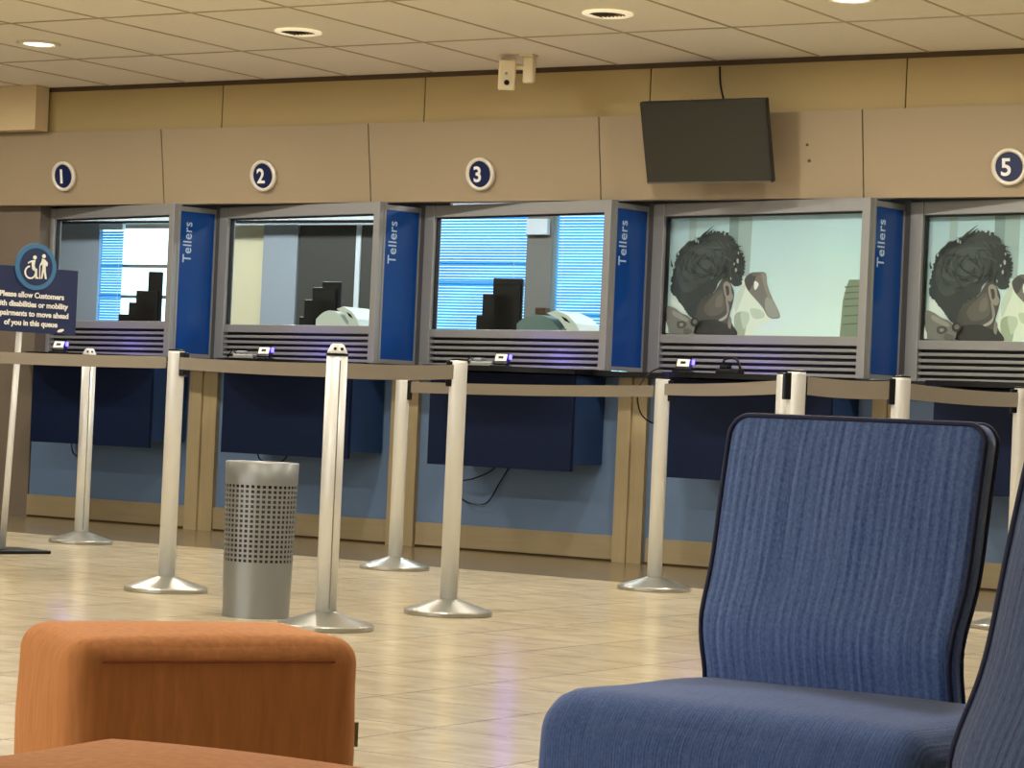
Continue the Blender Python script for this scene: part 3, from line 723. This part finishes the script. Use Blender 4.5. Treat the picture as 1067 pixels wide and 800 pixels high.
# ------------------------------------------------------------------ queue posts
def stanchion(loc, label, h=1.0, style='clip', face=0.):
    """face: heading of the black tape slot (0 = +x)"""
    t = thing('queue_post', label, 'queue barrier post', loc, 0, 'steel queue posts')
    b = BM(); lathe(b, [(.170, 0), (.173, .005), (.173, .016), (.168, .021), (.046, .060), (.037, .064)], 44); finish('base', b, M['cone'], t, False)
    b = BM(); n = 30
    lathe(b, [(.035, .062), (.035, h-.012), (.033, h)] if style == 'clip' else [(.038, .062), (.038, h-.045)], n); finish('pole', b, M['steel'], t, True)
    c, s = math.cos(face), math.sin(face); rot = Matrix.Rotation(face, 4, 'Z')
    if style == 'clip':
        b = BM(); box(b, .022, .048, -.026, .026, h-.105, h-.006, bev=.004, mtx=rot); lathe(b, [(.0345, h-.001), (.0345, h+.004), (.02, h+.007)], n)
        finish('tape_slot', b, M['black'], t)
    else:
        b = BM(); lathe(b, [(.036, h-.045), (.040, h-.042), (.040, h-.036), (.030, h-.033)], n); finish('collar', b, M['black'], t)
        b = BM(); lathe(b, [(.037, h-.036), (.036, h-.028), (.024, h-.004), (.016, h), (.004, h)], 8); finish('cap', b, M['steel'], t)
        b = BM()
        for a in (-1.2, -.4): 
            q = Matrix.Rotation(a, 4, 'Z'); box(b, .026, .034, -.004, .004, h-.024, h-.014, mtx=q)
        finish('cap_hole', b, M['black'], t)
        b = BM(); tube(b, [(.0, -.0385, .075), (.0, -.0385, h-.06)], .0025, 5); b2 = Matrix.Rotation(.95, 4, 'Z'); bmesh.ops.transform(b, matrix=b2, verts=b.verts); finish('groove', b, mat('groove_grey', (120, 118, 110), .5), t)
    return t
def belt(parent, p, q, zc=.955, hh=.03, sag=.006, zq=None):
    p, q = Vector(p), Vector(q); d = (q-p); L = d.length; u = d/L; zq = zc if zq is None else zq
    p2, q2 = p+u*.047, q-u*.047; nrm = Vector((-u.y, u.x))*.0012
    b = BM(); n = 16; rows = []
    for i in range(n+1):
        s = i/n; c = p2.lerp(q2, s); z = zc+(zq-zc)*s-sag*4*s*(1-s)
        rows.append([b.verts.new((c.x+k*nrm.x-parent.location.x, c.y+k*nrm.y-parent.location.y, z+w)) for k, w in ((-1, -hh), (1, -hh), (1, hh), (-1, hh))])
    for a, c in zip(rows, rows[1:]):
        for k in range(4): b.faces.new((a[k], a[(k+1) % 4], c[(k+1) % 4], c[k]))
    b.faces.new(rows[0]); b.faces.new(rows[-1])
    return finish('belt', b, M['belt'], parent)
PA, PB, PC, PD, PE, PF, PI_ = (-9.50, 10.70), (-6.95, 8.365), (-5.495, 7.505), (-7.42, 10.70), (-5.635, 8.505), (-5.965, 10.755), (-3.97, 10.23)
PG1, PG2, PH = (-4.505, 9.105), (-4.235, 8.65), (-3.985, 9.03)
PO = (-8.35, 8.15)
sA = stanchion((*PA, 0), 'farthest queue post with domed cap, in front of the box below sign 1', 1.06, 'cap')
sB = stanchion((*PB, 0), 'queue post left of the perforated bin', 1., 'clip', .3)
sC = stanchion((*PC, 0), 'nearest queue post, domed cap, right of the perforated bin', 1.02, 'cap')
sD = stanchion((*PD, 0), 'queue post behind the belt, in front of the wood strip left of window 3', .955, 'clip', .56)
sE = stanchion((*PE, 0), 'queue post in front of the navy box below the number 3 sign', 1., 'clip', -2.6)
sF = stanchion((*PF, 0), 'queue post before the wood strip between windows 3 and 4', 1., 'clip', .56)
sG = stanchion((*PG1, 0), 'queue post half hidden behind another post above the blue chair back', 1., 'clip', 2.1)
sG2 = stanchion((*PG2, 0), 'front post of the pair rising behind the blue chair back', 1., 'clip', -2.5)
sH = stanchion((*PH, 0), 'single queue post rising behind the right end of blue chair back', 1., 'clip', -2.6)
sI = stanchion((*PI_, 0), 'queue post at the right edge, beyond the blue chairs', 1., 'clip', -2.6)
sO = stanchion((*PO, 0), 'queue post holding the far left end of the belt, outside the left edge', 1., 'clip', 0.)
belt(sB, PB, PO, .95, .025); belt(sB, PB, PC, .948, .025, .004, .925); belt(sE, PE, PC, .952, .028, .004, .925)
belt(sD, PD, PF, .915, .027, .006, .94); belt(sF, PF, PG1, .95, .027); belt(sG2, PG2, PH, .95, .034); belt(sH, PH, PI_, .95)

# ------------------------------------------------------------------ notice on a pole
e = Vector((.276, .961)); ang = math.atan2(e.y, e.x)
t = thing('queue_notice', 'navy notice board on a slim pole asking queue to let disabled customers ahead', 'sign stand', (-9.075, 9.66, 0), ang)
b = BM(); box(b, -.2, .17, -.16, .16, 0, .016, bev=.004); finish('base_plate', b, M['black'], t)
b = BM(); tube(b, [(-.01, .012, .014), (.035, .012, 1.2)], .016, 14); finish('pole', b, M['steel'], t, True)
b = BM(); box(b, -.225, .345, -.012, .0, 1.105, 1.435, bev=.003); bd = finish('board', b, M['board'], t)
b = BM(); prism(b, disc(.118, 44, .09, 1.437), -.022, -.0125); bg = finish('badge', b, M['badge'], t)
b = BM(); prism(b, disc(.094, 40, .09, 1.437), -.0245, -.0215); finish('badge_centre', b, M['board_mid'], bg)
# pictograms: wheelchair user and walker with a cane
b = BM(); y0, y1 = -.027, -.0244
cx_, cz_ = .09, 1.437
ring(b, .026, .034, y0, y1, 24, cx_-.034, cz_-.03, 0, math.radians(100), math.radians(400))
prism(b, disc(.0105, 14, cx_-.012, cz_+.046), y0, y1)
prism(b, [(cx_-.03, cz_+.03), (cx_-.008, cz_+.034), (cx_-.012, cz_+.005), (cx_-.004, cz_-.012), (cx_-.026, cz_-.014)], y0, y1)
prism(b, [(cx_-.05, cz_+.02), (cx_-.03, cz_+.03), (cx_-.03, cz_+.022), (cx_-.05, cz_+.012)], y0, y1)
prism(b, [(cx_-.02, cz_-.006), (cx_+.004, cz_-.01), (cx_+.006, cz_-.05), (cx_+.014, cz_-.054), (cx_+.014, cz_-.06), (cx_-.004, cz_-.06), (cx_-.004, cz_-.02), (cx_-.02, cz_-.02)], y0, y1)
prism(b, disc(.0105, 14, cx_+.04, cz_+.056), y0, y1)
prism(b, [(cx_+.03, cz_+.044), (cx_+.046, cz_+.04), (cx_+.064, cz_+.024), (cx_+.062, cz_+.006), (cx_+.052, cz_+.01), (cx_+.054, cz_-.02), (cx_+.062, cz_-.058), (cx_+.052, cz_-.058), (cx_+.044, cz_-.02), (cx_+.036, cz_-.058), (cx_+.028, cz_-.058), (cx_+.034, cz_-.01), (cx_+.034, cz_+.016), (cx_+.022, cz_+.006), (cx_+.018, cz_+.012), (cx_+.028, cz_+.03)], y0, y1)
prism(b, [(cx_+.016, cz_+.008), (cx_+.021, cz_+.008), (cx_+.024, cz_-.06), (cx_+.019, cz_-.06)], y0, y1)
o = finish('pictogram', b, M['letter'], bg); o['label'] = 'white wheelchair user and walker with a cane'
for i, line in enumerate(('Please allow Customers', 'with disabilities or mobility', 'impairments to move ahead', 'of you in this queue')):
    b = text_bm(line, .0385, .002, .0012)
    bmesh.ops.transform(b, matrix=Matrix.Translation((.08, -.0125, 1.292-.047*i)), verts=b.verts); finish('lettering', b, M['letter'], bd)
b = BM(); prism(b, [(x+.255, z+1.124+.25*x) for x, z in disc(.008, 14, 0, 0, 2.4)], -.0145, -.012); finish('logo', b, M['letter'], bd)

# ------------------------------------------------------------------ perforated bin
t = thing('litter_bin', 'grey metal litter bin with perforated band behind the orange stool', 'bin', (-5.96, 7.70, 0))
r0, r1, H = .124, .137, .575
rad = lambda z: r0+(r1-r0)*z/H
b = BM(); lathe(b, [(rad(0), 0), (rad(.2), .2)], 48, cap=False); lathe(b, [(rad(0)-.004, .002), (.002, .003)], 48, cap=False); finish('lower_body', b, M['bin'], t, True)
b = BM(); lathe(b, [(rad(.5), .50), (rad(H), H), (rad(H)-.004, H+.003), (rad(H)-.012, H-.002), (rad(H)-.014, .5)], 48, cap=False); finish('rim', b, M['bin'], t, True)
b = BM(); n, rows = 40, 16; bar = .42
def band_u(i): return (i//2+(bar if i % 2 else 0))
grid = []
for jz in range(2*rows+2):
    z = .2+.3*min(1, band_u(jz)/(rows+bar)); row = []
    for i in range(2*n):
        a = 2*PI*band_u(i)/n; row.append(b.verts.new((rad(z)*math.cos(a), rad(z)*math.sin(a), z)))
    grid.append(row)
for jz in range(2*rows+1):
    for i in range(2*n):
        if jz % 2 and i % 2: continue
        k = (i+1) % (2*n); b.faces.new((grid[jz][i], grid[jz][k], grid[jz+1][k], grid[jz+1][i]))
o = finish('perforated_band', b, M['bin'], t); sm = o.modifiers.new('thickness', 'SOLIDIFY'); sm.thickness = .0015; sm.offset = -1
b = BM(); lathe(b, [(.117, .01), (.126, .5)], 40); finish('liner', b, M['bin_in'], t, True)

# ------------------------------------------------------------------ orange stools
def stool(cx, cy, rot, label, seed):
    t = thing('upholstered_stool', label, 'stool', (cx, cy, 0), rot, 'orange cube stools')
    b = BM(); rounded(b, .43, .29, .41, .036, .010, 22, .0011, seed); finish('upholstery', b, M['orange'], t, True, (0, 0, .045))
    for sx in (-1, 1):
        for sy in (-1, 1):
            b = BM(); lathe(b, [(.016, 0), (.02, .05)], 16, sx*.17, sy*.12); finish('foot', b, M['leg'], t, True)
    b = BM()
    tube(b, [(-.17+.34*i/30, -.1465-.0025*math.sin(PI*i/30), .425) for i in range(31)], .002, 5)
    finish('seam', b, mat('dark_orange_seam', (140, 74, 36), .8), t)
    return t
s1 = stool(-2.382, 2.922, 0., 'orange cube stool with olive tag in front of the perforated bin', 3)
s1.rotation_euler = (0, 0, PI/2-math.radians(32))
b = BM(); box(b, .212, .2215, -.120, -.114, .30, .335); tg = finish('fabric_tag', b, M['tag'], s1); tg['label'] = 'olive sewn-in tag'
s2 = stool(-1.452, 1.815, 0., 'nearer orange stool of which only the top shows at bottom left', 8)
s2.rotation_euler = (0, 0, math.radians(6))

# ------------------------------------------------------------------ blue chairs
def back_y(z):
    z = max(z, .30)
    return .255+(0 if z < .46 else .10*(z-.46)+.16*(z-.46)**2)-.02*math.exp(-((z-.5)/.06)**2)
def chair(loc, rot, label, mb, ms, w=.412, sw=.58, sd=.42, taper=0.):
    t = thing('lounge_chair', label, 'chair', loc, rot, 'blue armless chairs')
    b = BM(); rounded(b, sw, sd, .15, .045, .012, 20, .0012, 4)
    for v in b.verts:
        f = (v.co.y+sd/2)/sd                     # 0 front .. 1 back
        v.co.x *= 1-taper*(1-f)
        if f < .12: v.co.z -= .02*(1-f/.12)
    o = finish('seat', b, ms, t, True, (.06, .06, .27))
    # backrest slab swept up its curve, corners rounded
    b = BM(); nz, nx = 52, 24; z0, z1, th, rc = .30, .80, .017, .03
    F, K = [], []
    for j in range(nz+1):
        z = z0+(z1-z0)*(1-(1-j/nz)**1.8)
        ww = w/2*(1-.035*math.exp(-((z-.44)/.09)**2)+.012*(z-z0)/(z1-z0))
        if z > z1-rc: ww -= rc-math.sqrt(max(0, rc*rc-(z-(z1-rc))**2))
        rf, rk = [], []
        for i in range(nx+1):
            s = -1+2*i/nx; x = ww*s; puff = .014*(1-s**4)*max(0, math.sin(PI*min(1, (z-z0)/(z1-z0))))**.5
            yy = back_y(z)-.011
            rf.append(b.verts.new((x, yy-th-puff, z))); rk.append(b.verts.new((x, yy+th+puff*.5, z)))
        F.append(rf); K.append(rk)
    for j in range(nz):
        for i in range(nx):
            b.faces.new((F[j][i], F[j][i+1], F[j+1][i+1], F[j+1][i])); b.faces.new((K[j][i], K[j+1][i], K[j+1][i+1], K[j][i+1]))
        b.faces.new((F[j][0], F[j+1][0], K[j+1][0], K[j][0])); b.faces.new((F[j][nx], K[j][nx], K[j+1][nx], F[j+1][nx]))
    for i in range(nx):
        b.faces.new((F[0][i], K[0][i], K[0][i+1], F[0][i+1])); b.faces.new((F[nz][i], F[nz][i+1], K[nz][i+1], K[nz][i]))
    bk = finish('backrest', b, mb, t, True)
    b = BM()
    edge = [(F_[0]) for F_ in []]
    pts = []
    def outline(side):
        out = []
        for j in range(nz+1):
            z = z0+(z1-z0)*(1-(1-j/nz)**1.8)
            ww = w/2*(1-.035*math.exp(-((z-.44)/.09)**2)+.012*(z-z0)/(z1-z0))
            if z > z1-rc: ww -= rc-math.sqrt(max(0, rc*rc-(z-(z1-rc))**2))
            out.append((side*ww, back_y(z)-.011-th, z))
        return out
    Lp, Rp = outline(-1), outline(1)
    tube(b, Lp+[(Lp[-1][0]+(Rp[-1][0]-Lp[-1][0])*q/10, Lp[-1][1], z1) for q in range(1, 10)]+Rp[::-1], .004, 7)
    tube(b, [(x, y+2*th, z) for x, y, z in Lp+[(Lp[-1][0]+(Rp[-1][0]-Lp[-1][0])*q/10, Lp[-1][1], z1) for q in range(1, 10)]+Rp[::-1]], .0035, 7)
    finish('piping', b, M['piping'], bk, True)
    for sx in (-1, 1):
        for sy in (-.10, .22):
            b = BM(); lathe(b, [(.014, 0), (.02, .285)], 14, sx*.19, sy); finish('leg', b, M['leg'], t, True)
    return t
chair((-1.58, 3.085, 0), math.radians(-6), 'blue ribbed armless chair whose whole backrest shows at the right', M['blue'], M['blue_s'])
chair((-.886, 1.806, 0), math.radians(-48), 'blue-grey chair cut off by the right edge, nearest the viewer', M['blue_g'], M['blue_g'])

# ------------------------------------------------------------------ daylight outside the office windows
w = bpy.data.worlds.new('sky'); sc.world = w; w.use_nodes = True
bg = w.node_tree.nodes['Background']; tcw = w.node_tree.nodes.new('ShaderNodeTexCoord'); nz_ = w.node_tree.nodes.new('ShaderNodeTexNoise'); nz_.inputs['Scale'].default_value = 5.
rp = w.node_tree.nodes.new('ShaderNodeValToRGB'); el = rp.color_ramp.elements
el[0].position = .35; el[0].color = (.42, .80, 1., 1); el[1].position = .62; el[1].color = (.75, .92, 1., 1)
w.node_tree.links.new(tcw.outputs['Generated'], nz_.inputs['Vector']); w.node_tree.links.new(nz_.outputs['Fac'], rp.inputs[0]); w.node_tree.links.new(rp.outputs[0], bg.inputs[0])
bg.inputs[1].default_value = 4.

# ------------------------------------------------------------------ camera
yaw, pitch, roll, f = -.564352, .0133118, -.0443394, 2704.74
Fw = Vector((math.sin(yaw)*math.cos(pitch), math.cos(yaw)*math.cos(pitch), math.sin(pitch)))
r = Vector((math.cos(yaw), -math.sin(yaw), 0)); d = Fw.cross(r)
Rr = r*math.cos(roll)+d*math.sin(roll); Dd = -r*math.sin(roll)+d*math.cos(roll)
cam = bpy.data.cameras.new('camera'); co = bpy.data.objects.new('camera', cam); COL.objects.link(co)
Mx = Matrix((Rr, -Dd, -Fw)).transposed().to_4x4(); Mx.translation = (0, 0, .78); co.matrix_world = Mx
cam.sensor_width = 36; cam.sensor_fit = 'HORIZONTAL'; cam.lens = f/1067*36; cam.clip_start = .05
sc.camera = co
sc.view_settings.view_transform = 'Standard'; sc.view_settings.look = 'None'; sc.view_settings.gamma = 1.; sc.view_settings.exposure = 0.
sc.view_settings.use_curve_mapping = False
sc.cycles.use_denoising = True
sc.cycles.max_bounces = 10; sc.cycles.transparent_max_bounces = 16; sc.cycles.sample_clamp_indirect = 8.
